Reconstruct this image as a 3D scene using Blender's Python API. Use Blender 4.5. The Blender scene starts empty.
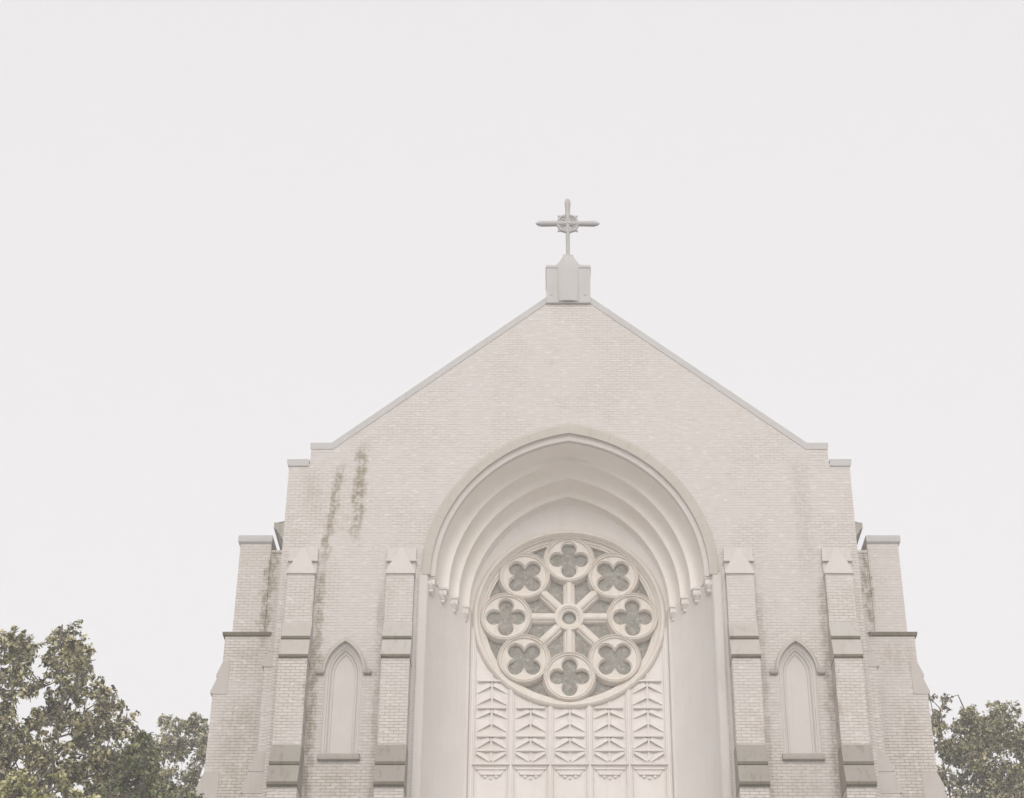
import bpy, bmesh, math, random
import numpy as np
from mathutils import Vector
R = math.radians
random.seed(7)
rng = np.random.default_rng(11)
scn = bpy.context.scene

# ---------------------------------------------------------------- camera
F_PX, TILT, PPX, PPY = 1850.0, R(30.5), 550.0, 399.0
CAM = Vector((-0.44, -37.0, 1.7))
cam_d = bpy.data.cameras.new('camera'); cam = bpy.data.objects.new('camera', cam_d)
scn.collection.objects.link(cam)
cam.location = CAM; cam.rotation_euler = (math.pi / 2 + TILT, 0, 0)
cam_d.sensor_width = 36.0; cam_d.lens = 36.0 * F_PX / 1024.0
cam_d.shift_x = (512.0 - PPX) / 1024.0
cam_d.clip_start = 0.1; cam_d.clip_end = 6000
scn.camera = cam
scn.render.resolution_x, scn.render.resolution_y = 1024, 798

# ---------------------------------------------------------------- light
SUN_EL, SUN_AZ = 30.0, 1.0          # azimuth: degrees to the left of straight behind the camera
world = bpy.data.worlds.new('World'); scn.world = world; world.use_nodes = True
wn, wl = world.node_tree.nodes, world.node_tree.links
bg = wn['Background']
sky = wn.new('ShaderNodeTexSky'); sky.sky_type = 'NISHITA'; sky.sun_disc = False
sky.sun_elevation = R(SUN_EL); sky.sun_rotation = R(180 + SUN_AZ); sky.dust_density = 4.0
hs = wn.new('ShaderNodeHueSaturation'); hs.inputs['Saturation'].default_value = 0.12
wl.new(sky.outputs[0], hs.inputs['Color'])
mx = wn.new('ShaderNodeMix'); mx.data_type = 'RGBA'
mx.inputs[0].default_value = 0.72     # a thin white cloud cover over the clear sky
wl.new(hs.outputs[0], mx.inputs[6]); mx.inputs[7].default_value = (5.28, 5.12, 5.17, 1)
wl.new(mx.outputs[2], bg.inputs['Color'])
bg.inputs['Strength'].default_value = 0.10
sun_d = bpy.data.lights.new('sun', 'SUN'); sun = bpy.data.objects.new('sun', sun_d)
scn.collection.objects.link(sun)
sun_d.energy = 0.75; sun_d.angle = R(40); sun_d.color = (1.0, 0.965, 0.92)
_sd = Vector((-math.sin(R(SUN_AZ)) * math.cos(R(SUN_EL)), -math.cos(R(SUN_AZ)) * math.cos(R(SUN_EL)), math.sin(R(SUN_EL))))
sun.rotation_euler = _sd.to_track_quat('Z', 'Y').to_euler()
sun.location = _sd * 60
vs = scn.view_settings
scn.display_settings.display_device = 'sRGB'
vs.view_transform = 'Standard'; vs.look = 'None'; vs.gamma = 1; vs.use_curve_mapping = False
vs.exposure = 0.96
scn.cycles.use_denoising = True
scn.cycles.max_bounces = 8
scn.cycles.volume_bounces = 1

# ---------------------------------------------------------------- helpers
def at(px, py, Y):
    """the point at depth Y that the photograph shows at this pixel"""
    u, v = (px - PPX) / F_PX, -(py - PPY) / F_PX
    d = Vector((u, math.cos(TILT) - v * math.sin(TILT), math.sin(TILT) + v * math.cos(TILT)))
    return CAM + d * ((Y - CAM.y) / d.y)

class NT:
    def __init__(s, name):
        s.m = bpy.data.materials.new(name); s.m.use_nodes = True
        s.n, s.l = s.m.node_tree.nodes, s.m.node_tree.links
        s.b = s.n['Principled BSDF']
    def set(s, sock, v):
        if isinstance(v, bpy.types.NodeSocket): s.l.new(v, sock)
        elif isinstance(v, (tuple, list)) and sock.type == 'RGBA' and len(v) == 3: sock.default_value = (*v, 1)
        else: sock.default_value = v
    def math(s, op, a, b=0.0, c=None, clamp=False):
        q = s.n.new('ShaderNodeMath'); q.operation = op; q.use_clamp = clamp
        s.set(q.inputs[0], a); s.set(q.inputs[1], b)
        if c is not None: s.set(q.inputs[2], c)
        return q.outputs[0]
    def mix(s, f, a, b, mode='MIX'):
        q = s.n.new('ShaderNodeMix'); q.data_type = 'RGBA'; q.blend_type = mode
        s.set(q.inputs[0], f); s.set(q.inputs[6], a); s.set(q.inputs[7], b)
        return q.outputs[2]
    def rng(s, v, a, b, c=0.0, d=1.0, smooth=False):
        q = s.n.new('ShaderNodeMapRange'); q.clamp = True
        if smooth: q.interpolation_type = 'SMOOTHSTEP'
        for k, x in zip((0, 1, 2, 3, 4), (v, a, b, c, d)): s.set(q.inputs[k], x)
        return q.outputs[0]
    def noise(s, vec, scale, detail=4.0, rough=0.6):
        q = s.n.new('ShaderNodeTexNoise'); s.l.new(vec, q.inputs['Vector'])
        q.inputs['Scale'].default_value = scale; q.inputs['Detail'].default_value = detail
        q.inputs['Roughness'].default_value = rough
        return q.outputs['Fac']
    def pos(s):
        return s.n.new('ShaderNodeTexCoord').outputs['Object']
    def xyz(s, vec):
        q = s.n.new('ShaderNodeSeparateXYZ'); s.l.new(vec, q.inputs[0]); return q.outputs
    def comb(s, x, y, z):
        q = s.n.new('ShaderNodeCombineXYZ')
        for k, v in enumerate((x, y, z)): s.set(q.inputs[k], v)
        return q.outputs[0]
    def bump(s, h, strength, dist):
        q = s.n.new('ShaderNodeBump'); q.inputs['Strength'].default_value = strength
        q.inputs['Distance'].default_value = dist; s.l.new(h, q.inputs['Height'])
        s.l.new(q.outputs[0], s.b.inputs['Normal'])
    def out(s, col, rough=0.85, spec=0.3):
        s.set(s.b.inputs['Base Color'], col); s.set(s.b.inputs['Roughness'], rough)
        s.b.inputs['Specular IOR Level'].default_value = spec
        return s.m

# ---------------------------------------------------------------- materials
def mat_brick():
    t = NT('whitewashed_brick'); p = t.pos(); x, y, z = t.xyz(p)
    u = t.math('ADD', x, y)
    uv = t.comb(u, z, 0.0)
    br = t.n.new('ShaderNodeTexBrick'); t.l.new(uv, br.inputs['Vector'])
    br.inputs['Scale'].default_value = 1.0
    br.inputs['Brick Width'].default_value = 0.203; br.inputs['Row Height'].default_value = 0.0677
    br.inputs['Mortar Size'].default_value = 0.0075; br.inputs['Mortar Smooth'].default_value = 0.35
    br.inputs['Bias'].default_value = -0.1
    br.inputs['Color1'].default_value = (.575, .538, .505, 1)
    br.inputs['Color2'].default_value = (.495, .456, .418, 1)
    br.inputs['Mortar'].default_value = (.30, .26, .225, 1)
    fac = br.outputs['Fac']
    fz = t.math('FRACT', t.math('DIVIDE', z, .0677))
    hl = t.math('ADD', t.rng(fz, 0.0, .17, 1, 0, True), t.rng(fz, .86, 1.0, 0, 1, True), clamp=True)
    # whitewash lies thicker in patches and fills the joints there
    n1 = t.noise(p, 0.55, 5, .62)
    thick = t.rng(n1, .42, .60, 0.0, .7, True)
    high = t.rng(z, 15.0, 22.5, 0.0, .62)      # brick pattern fades to one even tone towards the top
    col = t.mix(t.math('ADD', thick, high, clamp=True), br.outputs['Color'], (.545, .508, .49))
    # warm bare-clay patches
    n2 = t.noise(p, 1.7, 6, .65)
    col = t.mix(t.rng(n2, .56, .75, 0, .45, True), col, (.44, .36, .285))
    gap = t.rng(t.noise(t.comb(t.math('MULTIPLY', u, .9), t.math('MULTIPLY', z, 3.0), 2.0), 1.0, 5, .7), .34, .66, .22, .85)
    low = t.rng(z, 14.5, 21.0, .9, .25)
    col = t.mix(t.math('MULTIPLY', t.math('MULTIPLY', hl, gap), low), col, (.23, .19, .15))
    # fine single-brick change
    n3 = t.noise(t.comb(t.math('MULTIPLY', u, 5.0), t.math('MULTIPLY', z, 14.8), 0.0), 1.0, 2, .5)
    col = t.mix(t.rng(n3, .35, .65, 0, .22), col, (.36, .325, .29))
    col = t.mix(t.rng(t.noise(t.comb(t.math('MULTIPLY', u, 5.0), t.math('MULTIPLY', z, 14.8), 4.0), 1.0, 2, .5), .60, .70, 0, .6), col, (.64, .61, .585))
    # run-off stains: (x at top, z top, x at bottom, z bottom, half width, strength)
    st = [(-5.17, 21.75, -5.47, 19.2, .12, .95), (-4.70, 22.3, -4.78, 19.8, .15, 1.0), (-5.46, 19.3, -5.48, 13.0, .12, .8),
          (-6.72, 20.2, -6.84, 17.4, .15, .95), (6.72, 20.2, 6.70, 18.0, .11, .95), (5.50, 18.9, 5.50, 13.0, .10, .6), (-7.2, 16.5, -7.3, 13.0, .45, .4), (7.3, 16.5, 7.3, 13.0, .4, .3),
          (-4.13, 18.6, -4.1, 13.0, .10, .40), (4.13, 18.6, 4.1, 13.0, .10, .38), (-5.9, 21.7, -5.6, 20.2, .2, .25),
          (5.2, 22.0, 5.25, 19.0, .22, .25), (-7.0, 17.9, -7.0, 16.9, .5, .3), (7.2, 17.9, 7.2, 16.9, .5, .4),
          (-4.86, 14.75, -4.86, 13.6, .4, .35), (4.86, 14.75, 4.86, 13.6, .4, .35)]
    nj = t.noise(p, 2.6, 6, .7); nk = t.noise(t.comb(t.math('MULTIPLY', x, 2.2), y, t.math('MULTIPLY', z, 1.4)), 3.0, 5, .7)
    tot = None
    for x0, z0, x1, z1, w, k in st:
        f = t.rng(z, z0, z1, 0, 1)
        xc = t.math('ADD', x0, t.math('MULTIPLY', f, x1 - x0))
        d = t.math('ABSOLUTE', t.math('SUBTRACT', t.math('ADD', x, t.math('MULTIPLY', t.math('SUBTRACT', nj, .5), .55)), xc))
        m = t.rng(d, 0.25 * w, w * 1.25, 1, 0, True)
        zz = t.math('MULTIPLY', t.rng(z, z0 + .1, z0 - .35, 0, 1), t.rng(z, z1 - .2, z1 + .6, 0, 1))
        m = t.math('MULTIPLY', t.math('MULTIPLY', m, zz), k)
        tot = m if tot is None else t.math('MAXIMUM', tot, m)
    tot = t.math('MULTIPLY', tot, t.rng(nk, .38, .54, .0, 1.15))
    inj = t.math('ADD', t.math('MULTIPLY', fac, .5), .62)
    col = t.mix(t.math('MULTIPLY', tot, inj, clamp=True), col, (.185, .145, .082))
    t.bump(t.math('MULTIPLY', fac, -1.0), .6, .012)
    return t.out(col, .9, .2)

def mat_stone(name, base, dark, warm, streak=.35, joints=False, scale=1.2):
    t = NT(name); p = t.pos(); x, y, z = t.xyz(p)
    n1 = t.noise(p, scale, 6, .62); n2 = t.noise(p, scale * 9, 4, .65)
    sv = t.comb(t.math('MULTIPLY', x, 5.0), t.math('MULTIPLY', y, 5.0), t.math('MULTIPLY', z, .35))
    n3 = t.noise(sv, 1.6, 5, .65)
    col = t.mix(t.rng(n1, .36, .66, 0, .7, True), base, warm)
    col = t.mix(t.rng(n3, .50, .74, 0, streak, True), col, dark)
    col = t.mix(t.rng(n2, .54, .78, 0, .30), col, dark)
    t.bump(n2, .25, .01)
    return t.out(col, .85, .25)

M = {}
M['brick'] = mat_brick()
M['cream'] = mat_stone('painted_cream_stone', (.665, .63, .61), (.52, .48, .44), (.635, .59, .555), .25)
M['tracery'] = mat_stone('cream_tracery_stone', (.65, .605, .56), (.47, .41, .34), (.61, .55, .48), .40, scale=2.0)
M['arch'] = mat_stone('lightened_arch_stone', (.77, .73, .69), (.62, .57, .51), (.735, .685, .625), .22)  # cream stone whitened so its colour makes up for light missing on soffits
M['pale'] = mat_stone('pale_front_stone', (.535, .502, .478), (.42, .385, .355), (.515, .478, .445), .30)
M['hood'] = mat_stone('beige_hood_stone', (.43, .40, .36), (.34, .305, .265), (.405, .365, .32), .30)
M['grey'] = mat_stone('weathered_grey_stone', (.345, .32, .29), (.20, .178, .14), (.315, .285, .24), .7)
M['coping'] = mat_stone('pale_coping_stone', (.44, .425, .415), (.36, .345, .33), (.415, .40, .39), .35)
M['buff'] = mat_stone('buff_weathering_stone', (.45, .415, .39), (.32, .29, .26), (.405, .365, .33), .40)
M['cross'] = mat_stone('glare_paled_metal', (.40, .385, .38), (.32, .31, .30), (.37, .355, .345), .25)  # base colour made paler to stand in for glare veiling the cross
def mat_glass():
    t = NT('mottled_church_glass'); p = t.pos()
    v = t.n.new('ShaderNodeTexVoronoi'); t.l.new(p, v.inputs['Vector']); v.inputs['Scale'].default_value = 13.0
    q = t.xyz(v.outputs['Color'])
    e = t.n.new('ShaderNodeTexVoronoi'); e.feature = 'DISTANCE_TO_EDGE'; t.l.new(p, e.inputs['Vector']); e.inputs['Scale'].default_value = 13.0
    col = t.mix(q[0], (.17, .155, .13), (.32, .285, .245))
    col = t.mix(t.rng(q[1], .70, .85), col, (.20, .21, .185))
    col = t.mix(t.rng(q[2], .82, .9, 0, .7), col, (.33, .325, .29))
    col = t.mix(t.rng(e.outputs['Distance'], 0.0, .07, .65, 0), col, (.09, .09, .085))
    n = t.noise(p, 1.8, 3); col = t.mix(t.rng(n, .4, .65, 0, .4), col, (.29, .265, .24))
    return t.out(col, .55, .25)
M['glass'] = mat_glass()
M['grey_dark'] = mat_stone('dark_weathering_stone', (.285, .262, .232), (.15, .135, .105), (.26, .235, .195), .75)
M['grey_pale'] = mat_stone('pale_weathering_stone', (.425, .40, .37), (.29, .265, .225), (.395, .365, .325), .6)
M['dark_drip'] = mat_stone('dark_drip_stone', (.13, .115, .08), (.06, .052, .035), (.17, .145, .10), .6, scale=3.0)
def mat_leaf(name, dark, mid, light, lf=.25, rough=.42):
    t = NT(name)
    g = t.n.new('ShaderNodeNewGeometry')
    r = g.outputs['Random Per Island']
    col = t.mix(t.rng(r, .18, .6), dark, mid)
    col = t.mix(t.rng(r, 1 - lf, 1 - lf * .55), col, light)
    n = t.noise(t.pos(), 1.1, 3); col = t.mix(t.rng(n, .4, .65, 0, .35), col, mid)
    t.out(col, rough, .8)
    tr = t.n.new('ShaderNodeBsdfTranslucent'); t.l.new(col, tr.inputs['Color'])
    ms = t.n.new('ShaderNodeMixShader'); ms.inputs[0].default_value = .38
    t.l.new(t.b.outputs[0], ms.inputs[1]); t.l.new(tr.outputs[0], ms.inputs[2])
    t.l.new(ms.outputs[0], t.n['Material Output'].inputs['Surface'])
    return t.m
M['leaf'] = mat_leaf('dull_olive_leaves', (.024, .021, .008), (.30, .28, .125), (.80, .74, .48), .54, .26)
M['leaf_green'] = mat_leaf('fresh_green_leaves', (.04, .05, .012), (.185, .215, .07), (.50, .51, .28), .42)
M['leaf_light'] = mat_leaf('yellow_green_leaves', (.16, .17, .05), (.58, .56, .26), (.80, .76, .48), .5)
def mat_bark():
    t = NT('bark'); p = t.pos(); x, y, z = t.xyz(p)
    n = t.noise(t.comb(t.math('MULTIPLY', x, 6.0), t.math('MULTIPLY', y, 6.0), z), 3.0, 6, .7)
    t.bump(n, .6, .03)
    return t.out(t.mix(n, (.07, .06, .05), (.22, .19, .16)), .9, .2)
M['bark'] = mat_bark()
def mat_simple(name, a, b, scale, rough=.9):
    t = NT(name); n = t.noise(t.pos(), scale, 6, .65); t.bump(n, .3, .02)
    return t.out(t.mix(t.rng(n, .3, .7), a, b), rough, .25)
M['lawn'] = mat_simple('lawn', (.055, .075, .03), (.10, .115, .05), .8)
M['concrete'] = mat_simple('bounce_concrete', (.54, .52, .495), (.62, .60, .575), 1.4)
M['slate'] = mat_simple('roof_slate', (.12, .12, .125), (.2, .2, .2), 3.0)

# ---------------------------------------------------------------- mesh helpers
def obj(name, bm, mat, parent=None, smooth=35):
    me = bpy.data.meshes.new(name)
    bmesh.ops.remove_doubles(bm, verts=bm.verts, dist=1e-5)
    bmesh.ops.recalc_face_normals(bm, faces=bm.faces)
    bm.to_mesh(me); bm.free()
    me.materials.append(mat)
    if smooth:
        for p in me.polygons: p.use_smooth = True
        me.set_sharp_from_angle(angle=R(smooth))
    o = bpy.data.objects.new(name, me); scn.collection.objects.link(o)
    if parent is not None: o.parent = parent
    return o
def empty(name, loc=(0, 0, 0)):
    o = bpy.data.objects.new(name, None); scn.collection.objects.link(o); o.location = loc
    o.empty_display_size = .3
    return o
def tag(o, label=None, cat=None, group=None, kind=None):
    for k, v in (('label', label), ('category', cat), ('group', group), ('kind', kind)):
        if v: o[k] = v
    return o
def BM(): return bmesh.new()
def box(bm, x0, x1, y0, y1, z0, z1):
    v = [bm.verts.new(c) for c in ((x0, y0, z0), (x1, y0, z0), (x1, y1, z0), (x0, y1, z0), (x0, y0, z1), (x1, y0, z1), (x1, y1, z1), (x0, y1, z1))]
    for f in ((0, 3, 2, 1), (4, 5, 6, 7), (0, 1, 5, 4), (1, 2, 6, 5), (2, 3, 7, 6), (3, 0, 4, 7)):
        bm.faces.new([v[i] for i in f])
def prism_xz(bm, pts, y0, y1):
    a = [bm.verts.new((x, y0, z)) for x, z in pts]; b = [bm.verts.new((x, y1, z)) for x, z in pts]
    bm.faces.new(a); bm.faces.new(b[::-1]); n = len(pts)
    for i in range(n): bm.faces.new((a[i], b[i], b[(i + 1) % n], a[(i + 1) % n]))
def prism_yz(bm, pts, x0, x1):
    a = [bm.verts.new((x0, y, z)) for y, z in pts]; b = [bm.verts.new((x1, y, z)) for y, z in pts]
    bm.faces.new(a); bm.faces.new(b[::-1]); n = len(pts)
    for i in range(n): bm.faces.new((a[i], b[i], b[(i + 1) % n], a[(i + 1) % n]))
def sheet_holes(bm, outer, holes, y0, y1):
    """a slab in XZ with holes"""
    loops = [outer] + holes; es = []; fr = []
    for lp in loops:
        vs_ = [bm.verts.new((x, y0, z)) for x, z in lp]; fr.append(vs_)
        for i in range(len(vs_)): es.append(bm.edges.new((vs_[i], vs_[(i + 1) % len(vs_)])))
    res = bmesh.ops.triangle_fill(bm, use_beauty=True, use_dissolve=False, edges=es)
    tris = [f for f in res['geom'] if isinstance(f, bmesh.types.BMFace)]
    mp = {}
    for lp in fr:
        for v in lp: mp[v] = bm.verts.new((v.co.x, y1, v.co.z))
    for f in tris: bm.faces.new([mp[v] for v in reversed(f.verts)])
    for lp in fr:
        for i in range(len(lp)):
            a, b = lp[i], lp[(i + 1) % len(lp)]
            bm.faces.new((a, b, mp[b], mp[a]))
def loft(bm, rows, closed=False, ring=False, caps=False):
    """rows of equal point counts; closed: each row is a loop; ring: last row joins first"""
    V = [[bm.verts.new(p) for p in r] for r in rows]
    n = len(rows[0])
    for i in range(len(V) if ring else len(V) - 1):
        a, b = V[i], V[(i + 1) % len(V)]
        for j in range(n if closed else n - 1):
            k = (j + 1) % n
            bm.faces.new((a[j], a[k], b[k], b[j]))
    if caps:
        bm.faces.new(V[0]); bm.faces.new(V[-1][::-1])
def arch(w, h, cx, zs, n=24):
    """pointed arch from the left spring over the apex to the right spring, points (x, z)"""
    s = h * h / w; r = (s + w) / 2; c = (s - w) / 2
    a1 = math.acos(-c / r) if r else 0
    L = []
    for i in range(n + 1):
        a = math.pi + (a1 - math.pi) * i / n
        L.append((cx + c + r * math.cos(a), zs + r * math.sin(a)))
    L[-1] = (cx, L[-1][1])
    return L + [(2 * cx - x, z) for x, z in L[-2::-1]]
def circle(r, n, cx=0, cz=0, a0=0.0):
    return [(cx + r * math.cos(a0 + 2 * math.pi * i / n), cz + r * math.sin(a0 + 2 * math.pi * i / n)) for i in range(n)]

# ---------------------------------------------------------------- ground
bm = BM(); box(bm, -900, 900, -900, 900, -.5, 0)
tag(obj('ground', bm, M['lawn']), kind='structure')
bm = BM(); box(bm, -45, 45, -75, 1.0, -.3, .10)
tag(obj('bounce_forecourt', bm, M['concrete']), kind='structure')  # unseen paving, made wide and pale to bounce light into the arch

# ================================================================ CHURCH
ch = tag(empty('church'), 'cream whitewashed brick church front with a rose window, pointed gable and a cross on top', 'church')
YW = 2.0            # plane of the window wall at the back of the great arch
ZS = 19.0           # springing of the great arch
SPR = [(2.95, 3.41), (2.70, 3.28), (2.50, 3.075), (2.28, 2.86)]   # half width and rise of the four orders
YO = [.08, .8, 1.3, 1.8]

# --- front wall (brick), open under the arch and at the two blind windows
def lancet(w, zb, zs, h, cx, n=12):
    return [(cx - w, zb)] + arch(w, h, cx, zs, n) + [(cx + w, zb)]
LX, LZB, LZS = 4.84, 14.86, 16.70
op = arch(3.235, 3.66, 0, ZS, 28)
outer = [(-6.37, 0), (-6.37, 21.80), (-5.9, 21.80), (-5.9, 22.2), (-5.42, 22.2), (-.45, 26.25), (.45, 26.25), (5.42, 22.2), (5.9, 22.2), (5.9, 21.80), (6.37, 21.80), (6.37, 0)]
outer += [(3.30, 0), (3.30, ZS)] + op[::-1] + [(-3.30, ZS), (-3.30, 0)]
bm = BM(); sheet_holes(bm, outer, [lancet(.40, LZB, LZS, .70, s * LX) for s in (-1, 1)], 0, .75)
obj('front_wall', bm, M['brick'], ch, 0)

# --- gable coping, shoulders and pier caps
for s in (-1, 1):
    bm = BM()
    a = Vector((.50, 26.35)); b = Vector((5.44, 22.325)); d = (b - a).normalized(); nrm = Vector((d.y, -d.x)) * -1
    prof = [(s * .50, 26.35), (s * 5.44, 22.325), (s * 5.92, 22.325), (s * 5.92, 22.21), (s * 5.905, 22.16), (s * 5.40, 22.16), (s * .50, 26.16)]
    prism_xz(bm, prof, -.014, .85)
    obj('gable_coping', bm, M['coping'], ch)
    bm = BM()
    prism_xz(bm, [(s * 5.92, 21.89), (s * 6.415, 21.89), (s * 6.42, 21.82), (s * 6.375, 21.72), (s * 5.92, 21.72)], -.03, .83)
    obj('pier_cap', bm, M['coping'], ch)

# --- pedestal and cross
bm = BM()
box(bm, -.53, .53, -.07, .9, 26.13, 27.15)
prism_xz(bm, [(-.545, 27.13), (.545, 27.13), (.53, 27.20), (-.53, 27.20)], -.09, .92)
for s in (-1, 1): box(bm, s * .40 - .03, s * .40 + .03, -.085, -.05, 26.34, 27.12)
n = 20
rows = []
for z, r in ((26.16, .25), (26.20, .27), (26.95, .27), (27.02, .27), (27.10, .28), (27.20, .27), (27.32, .22), (27.42, .16), (27.48, .12), (27.48, 0.001)):
    rows.append([(r * math.cos(2 * math.pi * i / n), .28 * r * math.sin(2 * math.pi * i / n) - .055, z) for i in range(n)])
loft(bm, rows, closed=True)
ped = obj('pedestal', bm, M['coping'], ch)
bm = BM(); rows = []
for z, r in ((27.08, .36), (27.30, .335), (27.42, .26), (27.54, .17), (27.64, .135)):
    rows.append([(x, y, z) for x, y in ((-r, .42 - r), (r, .42 - r), (r, .42 + r), (-r, .42 + r))])
loft(bm, rows, closed=True, caps=True)
box(bm, -.125, .125, .30, .55, 27.60, 27.78)
obj('finial_base', bm, M['coping'], ch)
bm = BM(); yc = .42; ZC = 28.80
def bar(bm, pts, rad):
    """tapered round bar along pts with radii"""
    rows = []
    for (p, q), r in zip(pts, rad):
        rows.append((Vector((p, yc, q)), r))
    d = (rows[-1][0] - rows[0][0]).normalized(); up = Vector((0, 1, 0)); sd = d.cross(up)
    loft(bm, [[tuple(c + (sd * math.cos(2 * math.pi * i / 12) + up * math.sin(2 * math.pi * i / 12)) * r) for i in range(12)] for c, r in rows], closed=True, caps=True)
bar(bm, [(0, 27.8), (0, 28.5), (0, 29.0), (0, 29.30), (0, 29.36), (0, 29.46), (0, 29.54), (0, 29.57)], [.048, .048, .055, .062, .072, .076, .045, .004])
bar(bm, [(-.80, ZC), (-.73, ZC), (-.65, ZC), (-.3, ZC), (.3, ZC), (.65, ZC), (.73, ZC), (.80, ZC)], [.006, .055, .076, .068, .068, .076, .055, .006])
for k in range(4):
    a = math.pi / 4 + k * math.pi / 2; c, s_ = math.cos(a), math.sin(a)
    bar(bm, [(.05 * c, ZC + .05 * s_), (.26 * c, ZC + .26 * s_), (.31 * c, ZC + .31 * s_), (.36 * c, ZC + .36 * s_)], [.022, .022, .032, .004])
crs = obj('cross', bm, M['cross'], ch)
bm = BM()
N = 40
rows = []
for i in range(N):
    a = 2 * math.pi * i / N; rr = .25 + .010 * math.cos(8 * a)
    rows.append([((rr + .040 * math.cos(t)) * math.cos(a), yc + .05 * math.sin(t), ZC + (rr + .040 * math.cos(t)) * math.sin(a)) for t in [2 * math.pi * j / 8 for j in range(8)]])
loft(bm, rows, closed=True, ring=True)
for k in range(8):
    a = (k + .5) * math.pi / 4
    for dr in (.13,):
        cx_, cz_ = dr * math.cos(a), ZC + dr * math.sin(a)
        rows = []
        for i in range(14):
            b = 2 * math.pi * i / 14
            rows.append([(cx_ + (.056 + .024 * math.cos(t)) * math.cos(b), yc + .03 * math.sin(t), cz_ + (.056 + .024 * math.cos(t)) * math.sin(b)) for t in [2 * math.pi * j / 6 for j in range(6)]])
        loft(bm, rows, closed=True, ring=True)
obj('wreath', bm, M['cross'], crs)

# --- hood mould over the great arch, in voussoirs with open joints
ho = arch(3.29, 3.84, 0, ZS, 66); hi = arch(3.07, 3.56, 0, ZS, 66)
bm = BM(); NV = 22; per = len(ho) // NV
for k in range(NV):
    i0, i1 = k * (len(ho) - 1) / NV, (k + 1) * (len(ho) - 1) / NV
    def lerp(L, t):
        i = min(int(t), len(L) - 2); f = t - i
        return Vector((L[i][0] * (1 - f) + L[i + 1][0] * f, L[i][1] * (1 - f) + L[i + 1][1] * f))
    g = .022
    rows = []
    for j in range(7):
        t = i0 + g + (i1 - i0 - 2 * g) * j / 6
        o_, n_ = lerp(ho, t), lerp(hi, t); m_ = o_ * .75 + n_ * .25
        rows.append([(o_.x, .05, o_.y), (o_.x, -.03, o_.y), (m_.x, -.06, m_.y), (n_.x, -.055, n_.y), (n_.x, .05, n_.y)])
    loft(bm, rows, closed=True, caps=True)
obj('hood_mould', bm, M['hood'], ch, 25)

# --- splayed face under the hood and four hollow-moulded orders
def sweep(profile, n=40):
    """profile: list of ((half width, rise), Y); closed"""
    bm = BM(); rows = []
    L = [(arch(w, h, 0, ZS, n), y) for (w, h), y in profile]
    for i in range(len(L[0][0])):
        rows.append([(l[i][0], y, l[i][1]) for l, y in L])
    loft(bm, rows, closed=True, caps=True)
    return bm
def grow(wh, d): return (wh[0] + d, wh[1] + d)
prof = [((3.24, 3.63), .0), ((3.08, 3.56), .0), ((3.05, 3.53), .03), ((2.965, 3.425), .05), (SPR[0], .07), (SPR[0], .15), ((3.24, 3.70), .15)]
obj('arch_order', sweep(prof), M['pale'], ch, 30)
for k in range(3):
    (w0, h0), (w1, h1), y0, y1 = SPR[k], SPR[k + 1], YO[k], YO[k + 1]; fl = .05 if k else .09
    prof = [((w0 - .002, h0 - .002), y0 + .03), ((w0 + .03, h0 + .03), y0 + .035)]
    for j in range(9):
        t = j / 8 * math.pi / 2
        c, s_ = math.cos(t), math.sin(t)
        prof.append(((w1 + fl + (w0 + .03 - w1 - fl) * c, h1 + fl + (h0 + .03 - h1 - fl) * c), y0 + .04 + (y1 - y0 - .09) * s_))
    prof += [((w1 + .012, h1 + .012), y1 - .045), ((w1, h1), y1 - .03), ((w1, h1), y1 + .05), (grow((w0, h0), .25), y1 + .05), (grow((w0, h0), .25), y0 + .03)]
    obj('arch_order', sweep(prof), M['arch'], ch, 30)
w0, h0 = SPR[3]
prof = [(grow((w0, h0), .3), 1.86), ((w0 - .002, h0 - .002), 1.83), ((w0 + .03, h0 + .03), 1.835), ((w0 + .03, h0 + .03), 1.92), ((w0 - .02, h0 - .06), 2.0), ((w0 - .02, h0 - .06), 2.3), (grow((w0, h0), .3), 2.3)]
obj('arch_order', sweep(prof), M['arch'], ch, 30)

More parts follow.
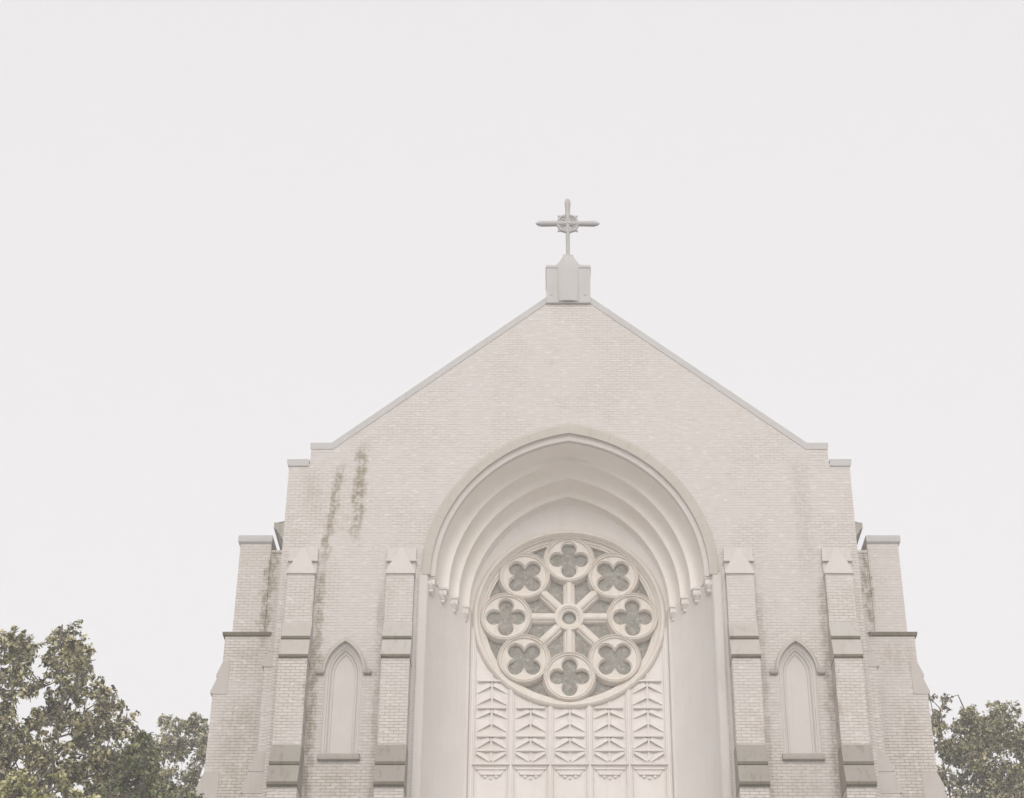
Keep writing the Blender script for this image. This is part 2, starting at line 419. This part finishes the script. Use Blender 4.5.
# --- splayed jambs, quoin strips, corbels
for s in (-1, 1):
    bm = BM()
    pts = [(3.34, .012), (3.28, -.012), (3.15, -.012), (3.115, .03), (3.10, .26), (2.34, 1.80), (2.26, 1.86), (2.235, 1.95), (2.235, 2.3), (3.34, 2.3)]
    rows = [[(s * x, y, z) for x, y in pts] for z in (0, ZS + .02)]
    loft(bm, rows, closed=True, caps=True)
    obj('splayed_jamb', bm, M['cream'], ch, 30)
    bm = BM(); box(bm, s * 3.345, s * 3.408, -.018, .1, 0, ZS + .15)
    box(bm, s * 3.13, s * 3.295, -.045, .02, 0, ZS + .05)
    obj('jamb_strip', bm, M['pale'], ch, 30)
    for k in range(4):
        cx_ = s * (3.06 - .228 * k); cy = (YO[k] if k else .24) - .04
        bm = BM(); rows = []
        for z, hw, f in ((ZS + .015, .105, .13), (ZS - .035, .105, .13), (ZS - .05, .085, .10), (ZS - .09, .085, .10), (ZS - .15, .098, .115), (ZS - .20, .085, .10),
                         (ZS - .25, .06, .06), (ZS - .27, .035, .035), (ZS - .285, .05, .05), (ZS - .31, .05, .05), (ZS - .335, .03, .015)):
            rows.append([(cx_ - hw, cy - f, z), (cx_ + hw, cy - f, z), (cx_ + hw, cy + .2, z), (cx_ - hw, cy + .2, z)])
        loft(bm, rows, closed=True, caps=True)
        for dx in (-.055, .055):
            for zz in (ZS - .15,):
                rows = []
                for j in range(5):
                    a = math.pi * j / 4
                    rows.append([(cx_ + dx + .04 * math.sin(a) * math.cos(b), cy - .12 + .03 * math.sin(a) * math.sin(b), zz + .06 * math.cos(a)) for b in [2 * math.pi * i / 8 for i in range(8)]])
                loft(bm, rows, closed=True)
        obj('corbel', bm, M['cream'], ch, 30)

# --- wall behind the arch with the round opening
RC = 18.87
bm = BM()
oa = arch(2.32, 2.90, 0, ZS, 24)
sheet_holes(bm, [(-2.3, 0)] + oa + [(2.3, 0)], [circle(2.08, 72, 0, RC)], YW, YW + .4)
obj('recess_wall', bm, M['cream'], ch, 0)

# --- rose window
def revolve(prof, n, cx, cz, bm, closed=True):
    rows = [[(cx + r * math.cos(2 * math.pi * i / n), y, cz + r * math.sin(2 * math.pi * i / n)) for r, y in prof] for i in range(n)]
    loft(bm, rows, closed=closed, ring=True)
bm = BM()
revolve([(2.215, 2.02), (2.215, 1.96), (2.19, 1.91), (2.15, 1.885), (2.11, 1.90), (2.085, 1.95), (2.07, 1.965), (2.062, 2.0), (2.04, 2.01), (2.04, 2.06), (2.02, 2.07), (2.005, 2.085), (1.975, 2.09), (1.965, 2.12), (1.93, 2.125), (1.92, 2.15), (1.91, 2.33), (2.215, 2.33)], 96, 0, RC, bm)
rose = obj('rose_window', bm, M['tracery'], ch, 40)
bm = BM(); revolve([(0.001, 2.21), (2.0, 2.21), (2.0, 2.225), (0.001, 2.225)], 64, 0, RC, bm)
obj('glass', bm, M['glass'], rose)
RT = RC + .05
def quatre(off, rl, tip, dl, rot, n=14):
    """outline of four round lobes with cusps between them, 4 * n points"""
    pts = []
    for k in range(4):
        a = rot + k * math.pi / 2
        tr = tip + dl * .6
        pts.append((tr * math.cos(a - math.pi / 4), tr * math.sin(a - math.pi / 4)))
        for i in range(n - 1):
            t = a + R(-124 + 248 * i / (n - 2))
            pts.append((off * math.cos(a) + (rl + dl) * math.cos(t), off * math.sin(a) + (rl + dl) * math.sin(t)))
    return pts
for k in range(8):
    a = k * math.pi / 4; cx_, cz_ = 1.455 * math.cos(a), RT + 1.455 * math.sin(a)
    bm = BM(); rows = []; rot = (k % 2) * math.pi / 4
    ref = quatre(.275, .166, .20, 0, rot)
    ang = [math.atan2(z, x) for x, z in ref]
    for r, y in ((.620, 2.24), (.618, 2.19), (.610, 2.168), (.600, 2.165), (.596, 2.07), (.586, 2.03), (.570, 2.005), (.554, 2.02), (.548, 2.05), (.534, 2.05), (.524, 2.03), (.510, 2.03), (.502, 2.065), (.488, 2.078)):
        rows.append([(cx_ + r * math.cos(b), y + (k % 2) * .005, cz_ + r * math.sin(b)) for b in ang])
    for dl, y in ((.034, 2.083), (.024, 2.112), (.012, 2.116), (.0, 2.15), (0, 2.24)):
        rows.append([(cx_ + x, y, cz_ + z) for x, z in quatre(.275, .166, .20, dl, rot)])
    loft(bm, rows, closed=True, ring=True)
    obj('roundel', bm, M['tracery'], rose, 30)
    bm = BM(); rows = []
    d = Vector((math.cos(a), math.sin(a))); q = Vector((-d.y, d.x))
    for t in (.26, .945):
        rows.append([((d * t + q * u).x, y, RT + (d * t + q * u).y)
                     for u, y in ((-.14, 2.24), (-.138, 2.195), (-.132, 2.178), (-.122, 2.176), (-.12, 2.14), (-.10, 2.115), (-.075, 2.11), (-.062, 2.07), (-.026, 2.045), (.026, 2.045), (.062, 2.07), (.075, 2.11), (.10, 2.115), (.12, 2.14), (.122, 2.176), (.132, 2.178), (.138, 2.195), (.14, 2.24))])
    loft(bm, rows, closed=True, caps=True)
    obj('spoke', bm, M['tracery'], rose, 25)
bm = BM()
revolve([(.345, 2.24), (.345, 2.08), (.33, 2.045), (.27, 2.035), (.25, 2.06), (.235, 2.06), (.21, 2.10), (.19, 2.10), (.16, 2.13), (.155, 2.24)], 32, 0, RT, bm)
obj('hub', bm, M['tracery'], rose, 30)

# --- carved panels under the window
def tri_bar(bm, x0, z0, x1, z1, h, pr, ypl):
    """raised leaf blade: crisp lower edge standing out, upper face sloping back"""
    a, b = Vector((x0, z0)), Vector((x1, z1)); d = (b - a).normalized(); nn = Vector((-d.y, d.x))
    if nn.y < 0: nn = -nn
    rows = []
    for p, sc in ((a, 1.0), (a * .5 + b * .5, .75), (b, .25)):
        lo = p; up = p + nn * h * sc
        rows.append([(lo.x, ypl + .03, lo.y), (lo.x, ypl - pr * sc, lo.y), (up.x, ypl - .002, up.y), (up.x, ypl + .03, up.y)])
    loft(bm, rows, closed=True, caps=True)
PW = .868
for k in range(-2, 3):
    cx_ = k * PW; yb = YW
    def ringz(x):
        return RC - math.sqrt(max(2.16 ** 2 - x * x, 0))
    bm = BM()
    ztop = {0: 16.70, 1: 16.85, 2: 17.5}[abs(k)]
    box(bm, cx_ - .022, cx_ + .022, yb - .035, yb + .03, 15.46, ztop)          # stem
    bars = [16.01, 15.68] + ([16.67] if abs(k) else []) + ([17.31] if abs(k) == 2 else [])
    for zb in bars:
        prism_yz(bm, [(yb + .03, zb - .02), (yb - .075, zb - .02), (yb - .08, zb), (yb - .02, zb + .05), (yb + .03, zb + .03)], cx_ - .315, cx_ + .315)
    che = [(16.60, 16.43), (16.33, 16.12), (15.95, 15.73)]
    if abs(k) == 2: che += [(17.22, 17.02), (16.94, 16.75)]
    for zt, zb in che:
        for s in (-1, 1): tri_bar(bm, cx_ + s * .02, zt - .045, cx_ + s * .325, zb, .17, .085, yb)
    for s in (-1, 1): tri_bar(bm, cx_ + s * .33, 15.60, cx_ + s * .03, 15.42, .17, .085, yb)
    for s in (-1, 1): box(bm, cx_ + s * .335, cx_ + s * .352, yb - .03, yb + .03, 12.5, 15.30)
    for s in (-1, 1): box(bm, cx_ + s * .352, cx_ + s * .365, yb - .025, yb + .03, 15.42, ztop if abs(k) < 2 else (17.9 if s == (1 if k > 0 else -1) else 17.1))
    pn = obj('relief_panel', bm, M['cream'], ch, 0)
    bm = BM()                                                                    # bracket canopy
    rows = []
    for z, hw, pr in ((15.42, .40, .01), (15.375, .405, .10), (15.345, .405, .10), (15.335, .385, .035), (15.29, .36, .03), (15.285, .34, .05), (15.25, .325, .05), (15.24, .30, .02), (15.17, .25, .015), (15.16, .235, .06), (15.125, .225, .06), (15.115, .20, .015), (15.06, .17, .0)):
        rows.append([(cx_ - hw, yb - pr, z), (cx_ + hw, yb - pr, z), (cx_ + hw, yb + .05, z), (cx_ - hw, yb + .05, z)])
    loft(bm, rows, closed=True, caps=True)
    for dx in (-.12, 0, .12):
        revolve([(.002, yb - .05), (.03, yb - .045), (.03, yb), (.002, yb)], 10, cx_ + dx, 15.09 - (.03 if dx == 0 else 0), bm)
    obj('bracket', bm, M['cream'], pn, 30)
    bm = BM()                                                                    # twin niche heads below
    for dx in (-.17, .17):
        A = arch(.15, .22, cx_ + dx, 14.42, 10); B = arch(.115, .17, cx_ + dx, 14.42, 10)
        loft(bm, [[(a[0], yb + .02, a[1]), (a[0], yb - .05, a[1]), (b[0], yb - .05, b[1]), (b[0], yb + .02, b[1])] for a, b in zip(A, B)], closed=True, caps=True)
        box(bm, cx_ + dx - .15, cx_ + dx - .115, yb - .05, yb + .02, 12.5, 14.42); box(bm, cx_ + dx + .115, cx_ + dx + .15, yb - .05, yb + .02, 12.5, 14.42)
    obj('niche_heads', bm, M['cream'], pn, 30)
for k in range(6):
    x = (k - 2.5) * PW; ax = abs(x)
    zt = RC - math.sqrt(2.19 ** 2 - x * x) + .04 if ax < 2.1 else 18.6
    bm = BM()
    prism = [(-.062, .03), (-.062, -.03), (-.045, -.04), (-.026, -.04), (-.02, -.07), (.02, -.07), (.026, -.04), (.045, -.04), (.062, -.03), (.062, .03)]
    loft(bm, [[(x + u, YW + y, z) for u, y in prism] for z in (0.1, zt)], closed=True, caps=True)
    obj('mullion', bm, M['cream'], ch, 25)

# --- blind lancet windows
for s in (-1, 1):
    cx_ = s * LX
    def outline(i, zb):
        w = .40 - i; r = (.70 ** 2 / .4 + .4) / 2; c = r - .4
        h = math.sqrt((r - i) ** 2 - c * c)
        return lancet(w, zb, LZS, h, cx_, 12)
    prof = [(-.02, .02), (.02, .04), (.035, .055), (.06, .06), (.075, .09), (.095, .095), (.12, .13), (.13, .155), (.165, .17), (.175, .195), (.21, .205)]
    bm = BM(); rows = [[(x, y, z) for x, z in outline(i, LZB - .02)] for i, y in prof]
    rows = [list(r) for r in zip(*rows)]
    loft(bm, rows)
    pl = outline(.21, LZB - .02)
    bm.faces.new([bm.verts.new((x, .205, z)) for x, z in pl])
    bw = obj('blind_window', bm, M['pale'], ch, 30)
    A = arch(.485, .835, cx_, LZS, 14); B = arch(.41, .722, cx_, LZS, 14)
    bm = BM()
    loft(bm, [[(a[0], .03, a[1]), (a[0], -.04, a[1]), (a[0] * .6 + b[0] * .4, -.07, a[1] * .6 + b[1] * .4), (b[0], -.07, b[1]), (b[0], .03, b[1])] for a, b in zip(A, B)], closed=True, caps=True)
    obj('hood_mould', bm, M['hood'], bw, 30)
    for q in (-1, 1):
        bm = BM(); xx = cx_ + q * .505
        loft(bm, [[(xx - hw, -pr, z), (xx + hw, -pr, z), (xx + hw, .05, z), (xx - hw, .05, z)] for z, hw, pr in ((16.79, .075, .08), (16.73, .09, .10), (16.68, .08, .09), (16.65, .05, .04))], closed=True, caps=True)
        obj('label_stop', bm, M['grey'], bw)
    bm = BM(); prism_yz(bm, [(.30, 14.98), (-.10, 14.88), (-.115, 14.80), (-.10, 14.76), (.02, 14.76), (.30, 14.76)], cx_ - .44, cx_ + .44)
    obj('sill', bm, M['grey'], bw)

# --- front buttresses: brick shaft in three stages, two pairs of weathered set-offs, gablet
def dark_lip(o):
    """darker tone along the dripping lip and on the faces under it"""
    o.data.materials.append(M['dark_drip'])
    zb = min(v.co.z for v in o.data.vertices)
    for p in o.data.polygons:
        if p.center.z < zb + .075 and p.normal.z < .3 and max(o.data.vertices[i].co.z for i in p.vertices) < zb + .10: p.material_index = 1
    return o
def setoff(bm, x0, x1, zt, zb, yt, yb):
    prism_yz(bm, [(.02, zt), (yt, zt), (yb - .012, zb + .045), (yb - .012, zb - .01), (yb + .05, zb - .035), (.02, zb - .035)], x0, x1)
for x0 in (-6.175, -4.01, 3.41, 5.575):
    x1 = x0 + .60
    bm = BM()
    prism_yz(bm, [(.1, 0), (-.66, 0), (-.66, 13.98), (-.48, 14.4), (-.48, 16.86), (-.22, 17.35), (-.22, 18.93), (.1, 18.93)], x0, x1)
    bt = obj('buttress', bm, M['brick'], ch, 0)
    for zt, zb, yt, yb in ((17.79, 17.355, -.215, -.37), (17.325, 16.875, -.36, -.52), (14.95, 14.48, -.475, -.62), (14.45, 14.01, -.61, -.75)):
        bm = BM(); setoff(bm, x0 - .012, x1 + .012, zt, zb, yt, yb)
        dark_lip(obj('set_off', bm, M['grey_pale' if zb > 16 else 'grey_dark'], bt, 20))
    bm = BM(); xm = (x0 + x1) / 2
    # saddle-back gablet
    v = [(x0 - .02, -.26, 18.93), (x1 + .02, -.26, 18.93), (x1 + .02, -.26, 18.98), (xm + .04, -.19, 19.58), (xm - .04, -.19, 19.58), (x0 - .02, -.26, 18.98)]
    w = [(p[0], .05, p[2]) for p in v]
    loft(bm, [v, w], closed=True, caps=True)
    box(bm, x0 - .015, x1 + .015, -.10, .05, 18.95, 19.62)
    prism_yz(bm, [(.0, 19.36), (-.095, 19.36), (-.17, 19.31), (-.17, 19.27), (0, 19.27)], x0 - .03, x1 + .03)
    obj('gablet', bm, M['pale'], bt, 20)

# --- side buttress on the corner pier, side towers, link walls, eaves, nave
for s in (-1, 1):
    bm = BM()
    prism_xz(bm, [(s * 6.30, 0), (s * 6.95, 0), (s * 6.95, 13.4), (s * 6.78, 14.1), (s * 6.565, 14.85), (s * 6.565, 16.9), (s * 6.40, 17.5), (s * 6.30, 17.6)], .06, .70)
    sb = obj('side_buttress', bm, M['brick'], ch, 0)
    for zt, zb, xt, xb in ((17.60, 17.24, 6.36, 6.50), (17.22, 16.90, 6.48, 6.62), (14.98, 14.56, 6.55, 6.71), (14.54, 14.10, 6.68, 6.84)):
        bm = BM()
        prism_xz(bm, [(s * 6.2, zt), (s * xt, zt), (s * xb, zb + .05), (s * xb, zb), (s * (xb - .07), zb - .03), (s * 6.2, zb - .03)], .045, .715)
        obj('set_off', bm, M['buff'], sb, 20)
    # tower
    bm = BM()
    box(bm, s * 6.78, s * 7.49, 1.0, 2.4, 17.0, 20.30)
    box(bm, s * 6.40, s * 7.62, 1.55, 2.6, 0, 17.98)
    prism_xz(bm, [(s * 6.40, 0), (s * 8.02, 0), (s * 8.02, 14.0), (s * 7.79, 14.75), (s * 7.775, 16.6), (s * 7.62, 17.25), (s * 7.62, 17.98), (s * 6.40, 17.98)], .90, 1.548)
    tw = obj('tower', bm, M['brick'], ch, 0)
    bm = BM(); rows = []
    for z, g in ((20.25, .0), (20.29, .05), (20.38, .06), (20.45, .045), (20.50, -.25)):
        rows.append([(s * (6.78 - g * .3), 1.0 - g, z), (s * (7.49 + g), 1.0 - g, z), (s * (7.49 + g), 2.4 + g, z), (s * (6.78 - g * .3), 2.4 + g, z)])
    loft(bm, rows, closed=True, caps=True)
    obj('tower_cap', bm, M['coping'], tw, 20)
    bm = BM(); rows = []
    for z, g in ((17.93, .0), (17.95, .05), (18.02, .06), (18.08, -.11)):
        rows.append([(s * 6.62, .90 - g, z), (s * (7.62 + g), .90 - g, z), (s * (7.62 + g), 2.6 + g, z), (s * 6.62, 2.6 + g, z)])
    loft(bm, rows, closed=True, caps=True)
    dark_lip(obj('ledge', bm, M['grey'], tw, 20))
    for zt, zb, xt, xb in ((17.36, 16.99, 7.60, 7.73), (16.97, 16.60, 7.70, 7.825), (14.82, 14.42, 7.78, 7.93), (14.40, 13.98, 7.90, 8.07)):
        bm = BM()
        prism_xz(bm, [(s * 7.46, zt), (s * xt, zt), (s * xb, zb + .05), (s * xb, zb), (s * (xb - .06), zb - .02), (s * 7.46, zb - .02)], .885, 1.565)
        obj('set_off', bm, M['buff'], tw, 20)
    bm = BM(); box(bm, s * 6.25, s * 6.778, 1.03, 2.1, 0, 20.03); obj('link_wall', bm, M['brick'], ch, 0)
    bm = BM(); box(bm, s * 6.25, s * 6.777, 1.01, 2.12, 20.03, 20.10); obj('link_coping', bm, M['brick'], ch, 0)
    bm = BM()
    prism_xz(bm, [(s * 6.0, 21.0), (s * 6.62, 21.0), (s * 6.82, 21.28), (s * 7.04, 21.62), (s * 7.10, 21.66), (s * 7.10, 21.80), (s * 6.0, 21.80)], 3.0, 34)
    obj('eave_cornice', bm, M['grey'], ch, 20)
    bm = BM(); box(bm, s * 5.8, s * 6.5, .8, 34, 0, 21.1); obj('nave_wall', bm, M['brick'], ch, 0)
    bm = BM(); box(bm, s * 6.45, s * 7.55, 2.5, 34, 0, 11.5); obj('aisle_wall', bm, M['brick'], ch, 0)
bm = BM()
prism_xz(bm, [(-7.0, 21.81), (7.0, 21.81), (6.0, 22.0), (0, 26.0), (-6.0, 22.0)], 3.0, 34)
obj('roof', bm, M['slate'], ch, 0)

# ================================================================ TREES
def tube(bm, pts, rads, n=9):
    rows = []
    for i, (p, r) in enumerate(zip(pts, rads)):
        d = (pts[min(i + 1, len(pts) - 1)] - pts[max(i - 1, 0)]).normalized()
        a = d.cross(Vector((0, 1, .13))).normalized(); b = d.cross(a)
        rows.append([tuple(p + (a * math.cos(2 * math.pi * k / n) + b * math.sin(2 * math.pi * k / n)) * r) for k in range(n)])
    loft(bm, rows, closed=True, caps=True)
def leaves_mesh(name, C, Nrm, size, mat, parent):
    """one folded leaf (two quads) per centre"""
    n = len(C)
    Nrm = Nrm / (np.linalg.norm(Nrm, axis=1, keepdims=True) + 1e-9)
    T = rng.normal(size=(n, 3)); T -= Nrm * (T * Nrm).sum(1, keepdims=True); T /= np.linalg.norm(T, axis=1, keepdims=True)
    B = np.cross(Nrm, T)
    L = (size * rng.uniform(.65, 1.35, n))[:, None]; W = L * rng.uniform(.24, .34, n)[:, None]
    up = Nrm * W * .45
    droop = np.zeros((n, 3)); droop[:, 2:3] = -L * .18
    V = np.empty((n, 6, 3))
    V[:, 0] = C - T * L * .5
    V[:, 1] = C - T * L * .08 + B * W + up
    V[:, 2] = C + T * L * .5 + droop
    V[:, 3] = C - T * L * .08 - B * W + up
    V = V[:, :4]
    verts = V.reshape(-1, 3)
    me = bpy.data.meshes.new(name)
    base = (np.arange(n) * 4)[:, None]
    tri = np.concatenate([base + np.array([[0, 1, 2]]), base + np.array([[0, 2, 3]])], axis=1).reshape(-1)
    me.vertices.add(n * 4); me.vertices.foreach_set('co', verts.astype(np.float32).ravel())
    me.loops.add(n * 6); me.loops.foreach_set('vertex_index', tri.astype(np.int32))
    me.polygons.add(n * 2); me.polygons.foreach_set('loop_start', (np.arange(n * 2) * 3).astype(np.int32))
    me.update(calc_edges=True); me.validate()
    me.materials.append(mat)
    o = bpy.data.objects.new(name, me); scn.collection.objects.link(o); o.parent = parent
    return o
def tree(name, label, cat, Y, px_clumps, base, leaf, lsize, dens, extra=(), trunk_r=.3, group=None, spread=1.0, fill=None, gaps=(), nfill=0, rfill=(9, 14)):
    """px_clumps: (pixel x, pixel y, radius in pixels); every clump gets its own depth"""
    root = tag(empty(name, base), label, cat, group)
    b0 = Vector(base)
    cl = []
    px_clumps = list(px_clumps)
    if fill:
        xs, ys = [q[0] for q in fill], [q[1] for q in fill]; tries = 0
        while nfill and tries < 5000:
            tries += 1
            x, y = rng.uniform(min(xs), max(xs)), rng.uniform(min(ys), max(ys)); r = rng.uniform(*rfill); ins = False
            for (xa, ya), (xb, yb) in zip(fill, fill[1:] + fill[:1]):
                if (ya > y) != (yb > y) and x < (xb - xa) * (y - ya) / (yb - ya) + xa: ins = not ins
            if not ins or any((x - g[0]) ** 2 + (y - g[1]) ** 2 < (g[2] + r * .8) ** 2 for g in gaps): continue
            px_clumps.append((x, y, r)); nfill -= 1
    for px, py, rp in px_clumps:
        y = Y + rng.uniform(-1, 1) * spread
        p = at(px, py, y); r = rp * (p - CAM).length / F_PX
        cl.append((p, r))
    for (x, y, z, r) in extra: cl.append((Vector((x, y, z)), r))
    C, Nn = [], []
    for p, r in cl:
        # a clump is itself a bunch of leafy twigs
        nt = max(8, int(30 * (r / .5) ** 1.4))
        for _ in range(nt):
            d = rng.normal(size=3); d /= np.linalg.norm(d); d[2] = d[2] * .85 + .12
            c = np.array(p) + d * r * (rng.uniform(.1, 1.0) ** .6) * np.array([1, 1, .9])
            rr = min(r * rng.uniform(.16, .38), .34)
            k = int(dens * rng.uniform(.5, 1.4) * (rr / .15) ** 1.6) + 3
            q = rng.normal(size=(k, 3)); q /= np.linalg.norm(q, axis=1, keepdims=True)
            C.append(c + q * rr * (rng.uniform(.2, 1.15, (k, 1))))
            nn = q * .5 + d * .5 + rng.normal(size=(k, 3)) * .7; nn[:, 2] += .45
            Nn.append(nn)
    C = np.concatenate(C); Nn = np.concatenate(Nn)
    C -= np.array(b0)
    leaves_mesh('crown', C, Nn, lsize, leaf, root)
    bm = BM()
    cen = sum((p for p, r in cl), Vector()) / len(cl)
    top = Vector((b0.x * .5 + cen.x * .5, b0.y * .5 + cen.y * .5, max(p.z for p, r in cl) - 3.2))
    fork = b0.lerp(top, .35)
    mid = b0.lerp(top, .7) + Vector((.2, .1, 0))
    tube(bm, [b0 - b0 + Vector((0, 0, -.1)), b0.lerp(fork, .5) - b0, fork - b0, mid - b0, top - b0], [trunk_r * 1.35, trunk_r, trunk_r * .8, trunk_r * .45, .03])
    # main limbs to well spread clumps, then a bough from the nearest limb to every other clump
    picks = [max(cl, key=lambda c: c[0].z)]
    while len(picks) < min(8, len(cl)):
        picks.append(max(cl, key=lambda c: min((c[0] - q[0]).length for q in picks)))
    path = []
    for p, r in picks:
        s0 = b0.lerp(mid, rng.uniform(.45, .95))
        c1 = s0.lerp(p, .35) + Vector((0, 0, .4)); c2 = s0.lerp(p, .7) + Vector(rng.normal(size=3)) * .2
        pts = [s0, c1, c2, p]; path.append(pts)
        tube(bm, [q - b0 for q in pts], [trunk_r * .34, trunk_r * .2, trunk_r * .1, .010], 7)
    nodes = [a.lerp(b_, t) for pts in path for a, b_ in zip(pts[1:], pts[2:]) for t in (0, .33, .66)]
    for p, r in sorted(cl, key=lambda c: min((q - c[0]).length for q in nodes)):
        s0 = min(nodes, key=lambda q: (q - p).length + max(0, q.z - p.z) * .8)
        nodes = nodes + [p, s0.lerp(p, .5)]
        m = s0.lerp(p, .5) + Vector(rng.normal(size=3)) * .12
        if (p - s0).length > .05:
            tube(bm, [s0 - b0, m - b0, p - b0], [.020, .014, .007], 6)
        for _ in range(4):
            d = Vector(rng.normal(size=3)).normalized() * r * .9
            tube(bm, [p - b0, p + d * .5 + Vector((0, 0, .05)) - b0, p + d - b0], [.014, .010, .005], 5)
    obj('trunk', bm, M['bark'], root, 60)
    return root

def below(cx, cy, z0, z1, rx, n, r0=.9, r1=1.5):
    out = []
    for _ in range(n):
        a = rng.uniform(0, 2 * math.pi); q = rx * math.sqrt(rng.uniform(.05, 1))
        out.append((cx + q * math.cos(a), cy + q * math.sin(a) * .8, rng.uniform(z0, z1), rng.uniform(r0, r1)))
    return out

b = at(10, 798, -9)
tree('broadleaf_tree', 'tallest tree, at the far left of the church, with loose olive crown of many lobes', 'tree', -9,
     [(66, 634, 15), (58, 650, 18), (76, 655, 18), (84, 668, 15), (50, 664, 12), (10, 640, 17), (-8, 650, 22), (22, 655, 15), (14, 672, 18), (28, 690, 14), (72, 690, 17), (54, 700, 12),
      (92, 690, 14), (104, 693, 15), (112, 706, 15), (84, 712, 18), (62, 722, 17), (40, 722, 14), (16, 730, 18), (-5, 722, 16), (106, 728, 17), (126, 722, 14), (132, 736, 13),
      (86, 744, 18), (58, 752, 18), (32, 752, 17), (8, 762, 18), (106, 756, 17), (76, 774, 20), (46, 780, 19), (20, 788, 18), (100, 784, 20), (130, 768, 15), (-20, 690, 22), (-30, 740, 28), (-60, 700, 40), (-50, 780, 40), (125, 795, 18)],
     (b.x - .6, -9.0, 0), M['leaf'], .078, 44, below(b.x - .8, -8.6, 5.5, 9.6, 2.6, 26, .6, 1.1), .27, 'trees beside the church', 1.2,
     [(-40, 640), (10, 634), (26, 640), (40, 664), (52, 640), (66, 626), (78, 648), (88, 665), (86, 695), (104, 692), (122, 722), (134, 735), (150, 768), (165, 800), (165, 812), (-40, 812)],
     [(42, 664, 5), (29, 697, 5), (70, 712, 3)], 200)
b = at(185, 798, 9)
tree('broadleaf_tree', 'small airy olive tree close against the left tower of the church', 'tree', 9,
     [(176, 728, 11), (186, 734, 13), (168, 738, 11), (200, 742, 12), (160, 752, 13), (180, 754, 14), (206, 760, 14), (194, 774, 14), (166, 774, 15), (184, 790, 16), (150, 788, 15), (212, 786, 14), (222, 770, 14), (230, 790, 16)],
     (b.x, 9.0, 0), M['leaf'], .10, 21, below(b.x, 9.3, 9, 13.0, 2.2, 14), .18, 'trees beside the church', .9,
     [(158, 735), (170, 718), (184, 712), (198, 720), (212, 730), (218, 810), (140, 810), (146, 750)], [(192, 768, 4), (172, 764, 3)], 40, (8, 12))
b = at(134, 798, -10)
tree('leafy_tree', 'dense green slender tree between the tallest tree and the small tree by the tower', 'tree', -10,
     [(142, 742, 11), (134, 752, 12), (150, 754, 10), (126, 764, 12), (144, 768, 13), (118, 780, 14), (136, 784, 14), (154, 780, 12), (110, 795, 15), (130, 798, 16), (150, 796, 15), (170, 796, 13), (192, 796, 10)],
     (b.x, -10.0, 0), M['leaf_green'], .06, 70, below(b.x, -10.0, 5.5, 9.3, 1.2, 12, .5, .9), .2, 'trees beside the church', .6,
     [(125, 752), (141, 733), (156, 746), (162, 765), (172, 812), (98, 812), (104, 786)], (), 40, (7, 10))
b = at(30, 798, -15)
tree('leafy_tree', 'bright yellow-green treetop in front of the tallest tree, at the bottom left edge', 'tree', -15,
     [(16, 782, 11), (28, 778, 8), (6, 792, 12), (56, 782, 10), (64, 788, 9), (46, 792, 11), (26, 796, 13), (74, 796, 10), (88, 800, 9), (-10, 796, 14), (50, 806, 16), (10, 812, 18), (80, 812, 14)],
     (b.x, -15.0, 0), M['leaf_light'], .07, 45, below(b.x, -15.0, 4.5, 7.6, 1.2, 14, .4, .8), .2, 'trees beside the church', .4,
     [(0, 772), (18, 767), (32, 782), (46, 776), (62, 773), (70, 790), (92, 794), (92, 815), (-15, 815), (-15, 775)], (), 45, (5, 8))
b = at(985, 798, 4)
tree('broadleaf_tree', 'grey-green leafy tree standing to the right of the church behind its right tower', 'tree', 4,
     [(930, 698, 7), (946, 699, 8), (940, 712, 11), (930, 724, 12), (934, 742, 14), (956, 728, 9), (970, 716, 11), (962, 730, 13), (980, 730, 13), (998, 714, 10), (1006, 722, 12), (990, 742, 15),
      (1022, 734, 9), (1030, 748, 16), (1012, 750, 15), (966, 750, 15), (948, 756, 14), (976, 768, 16), (1002, 772, 17), (1028, 776, 18), (944, 776, 12), (960, 786, 15), (988, 792, 18), (1016, 797, 19), (940, 795, 10), (1060, 760, 30), (1060, 800, 30)],
     (b.x + .3, 4.0, 0), M['leaf'], .10, 21, below(b.x + .6, 4.6, 8.5, 13.2, 3.0, 22), .24, 'trees beside the church', 1.3,
     [(928, 700), (948, 695), (950, 718), (962, 722), (972, 708), (985, 725), (1000, 702), (1014, 708), (1026, 716), (1050, 715), (1060, 812), (935, 812), (926, 740)],
     [(958, 782, 7), (952, 712, 4), (1010, 760, 4)], 130)

# ---------------------------------------------------------------- hazy air
bm = BM(); box(bm, -905, 905, -905, 905, -1.5, 32)
hz = obj('haze', bm, bpy.data.materials.new('hazy_air'), None, 0); tag(hz, kind='stuff')
hm = hz.data.materials[0]; hm.use_nodes = True
for n_ in list(hm.node_tree.nodes):
    if n_.type == 'BSDF_PRINCIPLED': hm.node_tree.nodes.remove(n_)
pv = hm.node_tree.nodes.new('ShaderNodeVolumePrincipled')
pv.inputs['Color'].default_value = (.97, .965, .965, 1); pv.inputs['Density'].default_value = .0036
pv.inputs['Anisotropy'].default_value = .2
hm.node_tree.links.new(pv.outputs[0], hm.node_tree.nodes['Material Output'].inputs['Volume'])
